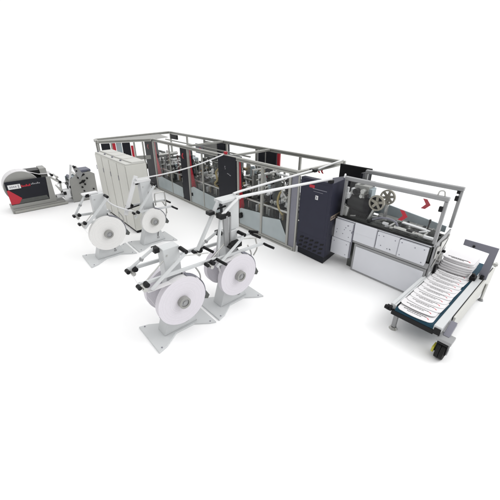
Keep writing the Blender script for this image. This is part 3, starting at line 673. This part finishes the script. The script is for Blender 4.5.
# ------------------------------------------------------------------ unwinder far left
un = thing('roll_unwinder', 'dark panelled grey unwinder with red wedge and white nameplate, far left', 'unwinder', (-3.0, -4.6, 0))
def up(mb, n, m, par=None): return mb.build(n, m, par or un)
XU = -2.6
up(MB().box(XU-.85, XU+.10, -5.46, -3.72, 0, .15, .01), 'plinth', 'grey_sheet'); up(MB().box(XU+.07, XU+.16, -5.40, -3.66, .02, .10), 'plinth_rail', 'aluminium')
pn = up(MB().prism([(-5.42, .30), (-4.22, .30), (-4.15, 1.13), (-5.42, 1.13)], 'x', XU-.05, XU, .006), 'side_panel', 'anthracite')
MB().prism([(-5.30, .31), (-4.22, .31), (-4.27, .46), (-5.10, .46)], 'x', XU+.001, XU+.008).build('lower_band', 'dark_steel', pn)
MB().prism([(-5.42, .32), (-5.18, .32), (-5.05, .50), (-5.36, .84), (-5.42, .84)], 'x', XU+.009, XU+.016).build('red_wedge', 'red', pn)
npn = MB().box(XU+.002, XU+.016, -5.36, -4.98, .86, 1.02).build('nameplate', 'sticker', pn)
t = MB()
for k in range(4): t.box(XU+.017, XU+.019, -5.31+k*.055, -5.275+k*.055, .91, .97, 0)
t.box(XU+.017, XU+.019, -5.06, -5.03, .88, 1.0, 0)
t.build('lettering', 'ink_grey', npn)
t = MB()
for k in range(6): t.box(XU+.002, XU+.008, -4.96+k*.048, -4.925+k*.048, .89, .94+(.03 if k in (0, 3, 5) else 0), 0)
t.build('lettering', 'red', pn)
t = MB()
for k in range(6): t.box(XU+.002, XU+.008, -4.66+k*.05, -4.625+k*.05, .93, .965+(.025 if k in (1, 4) else 0), 0)
t.build('lettering', 'ink_grey', pn)
up(MB().prism([(-5.42, .151), (-4.0, .151), (-4.0, 1.12), (-4.14, 1.12), (-4.21, .29), (-5.42, .29)], 'x', XU-.06, XU+.02, .004), 'side_frame', 'grey_sheet')
up(MB().box(XU-.8, XU-.72, -5.3, -4.0, .151, 1.0), 'side_frame', 'grey_sheet')
up(MB().box(XU-.72, XU-.07, -4.25, -4.05, .2, 1.05), 'body', 'dark_steel')
up(MB().box(XU-.9, XU-.3, -4.80, -4.25, 1.06, 1.36, .01), 'drive_box', 'black'); up(MB().box(XU-.92, XU-.28, -4.24, -4.02, 1.05, 1.40, .01), 'drive_cap', 'grey_sheet')
up(MB().cyl((XU-.75, -4.92, .86), (XU-.06, -4.92, .86), .05, n=18), 'axle', 'steel')
for k, (y, z) in enumerate(((-3.93, 1.16), (-3.78, 1.06), (-3.72, .86), (-3.80, .62), (-3.72, .46))):
    up(MB().cyl((XU-.6, y, z), (XU+.0, y, z), .035, n=16).cyl((XU+.0, y, z), (XU+.03, y, z), .05, n=16), 'guide_roller', ('black', 'steel')[k % 2])
up(MB().bar((XU-.02, -4.0, 1.1), (XU-.02, -3.70, .8), .03, .07).bar((XU-.02, -3.72, .8), (XU-.02, -3.76, .40), .03, .07), 'roller_bracket', 'steel')
up(MB().box(XU-.3, XU-.05, -3.95, -3.70, .25, .34), 'tray', 'white_paint')
o = MB().cyl((XU-.70, -4.92, .86), (XU-.10, -4.92, .86), .56, n=72).build('paper_roll', 'grey_sheet'); tag(o, 'big grey sided paper roll sitting in the far left unwinder', 'paper roll')
MB().cyl((XU-.68, -4.92, .86), (XU-.12, -4.92, .86), .572, n=72).build('paper_edge', 'paper', o)
MB().cyl((XU-.099, -4.92, .86), (XU-.08, -4.92, .86), .08, n=24).build('core', 'dark_steel', o)
o = MB().ribbon([(XU-.4, -4.92+.575*math.cos(a), .86+.575*math.sin(a)) for a in (1.9, 1.6, 1.3, 1.1)]+[(XU-.4, -4.3, 1.22), (XU-.4, -3.93, 1.20)], (.5, 0, 0), .004).build('paper_tape', 'paper'); tag(o, 'wide white paper web leaving the far left unwinder roll', 'paper web')

# ------------------------------------------------------------------ web feeder beside it
fe = thing('web_feeder', 'grey side plated web feeder with black knobs, between unwinder and cream cabinets', 'feeder', (-2.7, -3.0, 0))
def fp(mb, n, m, par=None): return mb.build(n, m, par or fe)
XF = -2.45
pl_ = fp(MB().prism([(-3.46, .02), (-2.50, .02), (-2.46, 1.02), (-2.62, 1.12), (-3.05, 1.10), (-3.40, .92)], 'x', XF-.05, XF, .005), 'side_plate', 'grey_sheet')
for y, z, r in ((-3.02, .56, .035), (-2.98, .40, .028), (-2.95, .78, .055), (-2.90, .66, .035), (-2.62, .42, .03), (-2.78, .88, .035), (-3.1, .95, .03)): MB().cyl((XF+.001, y, z), (XF+.05, y, z), r, n=16).build('knob', 'black', pl_)
MB().bar((XF+.03, -3.1, .72), (XF+.03, -2.86, .82), .03, .05).build('lever', 'black', pl_); MB().bar((XF+.03, -3.05, .98), (XF+.03, -2.84, 1.06), .03, .06).build('lever', 'black', pl_)
fp(MB().box(XF-.75, XF-.055, -3.40, -2.55, .05, .80), 'body', 'dark_steel'); fp(MB().prism([(-3.46, .02), (-2.50, .02), (-2.46, 1.02), (-3.40, .92)], 'x', XF-.80, XF-.76, .005), 'side_plate', 'blue_steel')
for y, z, r, m in ((-3.3, .92, .06, 'violet_part'), (-3.12, 1.04, .05, 'steel'), (-2.9, 1.13, .06, 'violet_part'), (-2.66, 1.1, .05, 'dark_steel'), (-3.42, .62, .05, 'black')):
    fp(MB().cyl((XF-.78, y, z), (XF-.052, y, z), r, n=18), 'roller', m)
fp(MB().box(XF-.7, XF-.1, -2.95, -2.55, 1.10, 1.20, .015), 'top_cover', 'violet_part'); fp(MB().box(XF-.6, XF-.1, -3.35, -3.05, .82, .96, .015), 'top_cover', 'blue_steel')
fp(MB().bar((XF-.10, -3.50, .40), (XF-.10, -3.22, 1.46), .05, .07), 'stay', 'white_paint')
fp(MB().prism([(-3.2, 1.36), (-3.08, 1.42), (-2.9, 1.1), (-3.05, .86), (-3.12, 1.05)], 'x', XF+.002, XF+.05, .005), 'bracket', 'grey_paint')
fp(MB().cyl((XF-.1, -3.14, 1.38), (XF+.07, -3.14, 1.38), .045, n=16).cyl((XF-.1, -3.10, 1.22), (XF+.06, -3.10, 1.22), .03, n=16), 'knob', 'black')
fp(MB().box(XF-.4, XF-.05, -3.72, -3.47, .20, .52, .02).bar((XF-.1, -3.75, .45), (XF-.1, -3.45, .22), .05, .05), 'arm_housing', 'white_paint')
fp(MB().box(XF-.3, XF-.02, -3.72, -3.62, .36, .48), 'motor', 'black')
fp(MB().bar((XF-.4, -3.80, .74), (XF-.4, -3.35, .78), .02, .02), 'stay', 'steel')

# ------------------------------------------------------------------ light
w = bpy.data.worlds.new('World'); sc.world = w; w.use_nodes = True
bg = w.node_tree.nodes['Background']; bg.inputs[0].default_value = (1, 1, 1, 1); bg.inputs[1].default_value = 1.0
nt = w.node_tree; N = nt.nodes; LK = nt.links
# white studio surround: bright overhead, white behind the machine, dim behind the camera
tc = N.new('ShaderNodeTexCoord'); dt = N.new('ShaderNodeVectorMath'); dt.operation = 'DOT_PRODUCT'; dt.inputs[1].default_value = (.45, -.89, 0)
LK.new(tc.outputs['Generated'], dt.inputs[0])
hb = N.new('ShaderNodeMapRange'); hb.interpolation_type = 'SMOOTHSTEP'; hb.inputs['From Min'].default_value = .05; hb.inputs['From Max'].default_value = .6; hb.inputs['To Min'].default_value = 1.05; hb.inputs['To Max'].default_value = .30
LK.new(dt.outputs['Value'], hb.inputs['Value'])
sp = N.new('ShaderNodeSeparateXYZ'); LK.new(tc.outputs['Generated'], sp.inputs[0])
zn = N.new('ShaderNodeMapRange'); zn.interpolation_type = 'SMOOTHSTEP'; zn.inputs['From Min'].default_value = .35; zn.inputs['From Max'].default_value = .85; zn.inputs['To Min'].default_value = 0; zn.inputs['To Max'].default_value = 1
LK.new(sp.outputs[2], zn.inputs['Value'])
mx = N.new('ShaderNodeMix'); mx.data_type = 'FLOAT'; mx.inputs[3].default_value = 1.36
LK.new(zn.outputs[0], mx.inputs[0]); LK.new(hb.outputs[0], mx.inputs[2]); LK.new(mx.outputs[0], bg.inputs[1])
def area(loc, to, size, power, col=(1, 1, 1)):
    l = bpy.data.lights.new('softbox', 'AREA'); l.shape = 'SQUARE'; l.size = size; l.energy = power; l.color = col
    o = bpy.data.objects.new('softbox', l); COL.objects.link(o); o.location = loc
    o.rotation_euler = (Vector(to)-Vector(loc)).to_track_quat('-Z', 'Y').to_euler()
area((15, 6, 11), (4.5, -1, 0), 8, 700)

# ------------------------------------------------------------------ camera
cd = bpy.data.cameras.new('camera'); cam = bpy.data.objects.new('camera', cd); COL.objects.link(cam); sc.camera = cam
yaw, pit, rol = [math.radians(a) for a in (-49.5197, 26.0751, -.3001)]
fw = Vector((math.sin(yaw)*math.cos(pit), math.cos(yaw)*math.cos(pit), -math.sin(pit)))
rt = Vector((math.cos(yaw), -math.sin(yaw), 0)); upv = rt.cross(fw)
r2 = rt*math.cos(rol)+upv*math.sin(rol); u2 = -rt*math.sin(rol)+upv*math.cos(rol)
M = Matrix((r2, u2, -fw)).transposed().to_4x4(); M.translation = Vector((10.7405, -5.8233, 3.8977))
cam.matrix_world = M
cd.sensor_fit = 'HORIZONTAL'; cd.sensor_width = 36; cd.lens = 302.373/500*36
cd.shift_x = (250-243.145)/500; cd.shift_y = -(250-241.377)/500
cd.clip_start = .05; cd.clip_end = 2000
vs = sc.view_settings; vs.view_transform = 'Standard'; vs.look = 'None'; vs.gamma = 1; vs.exposure = 0
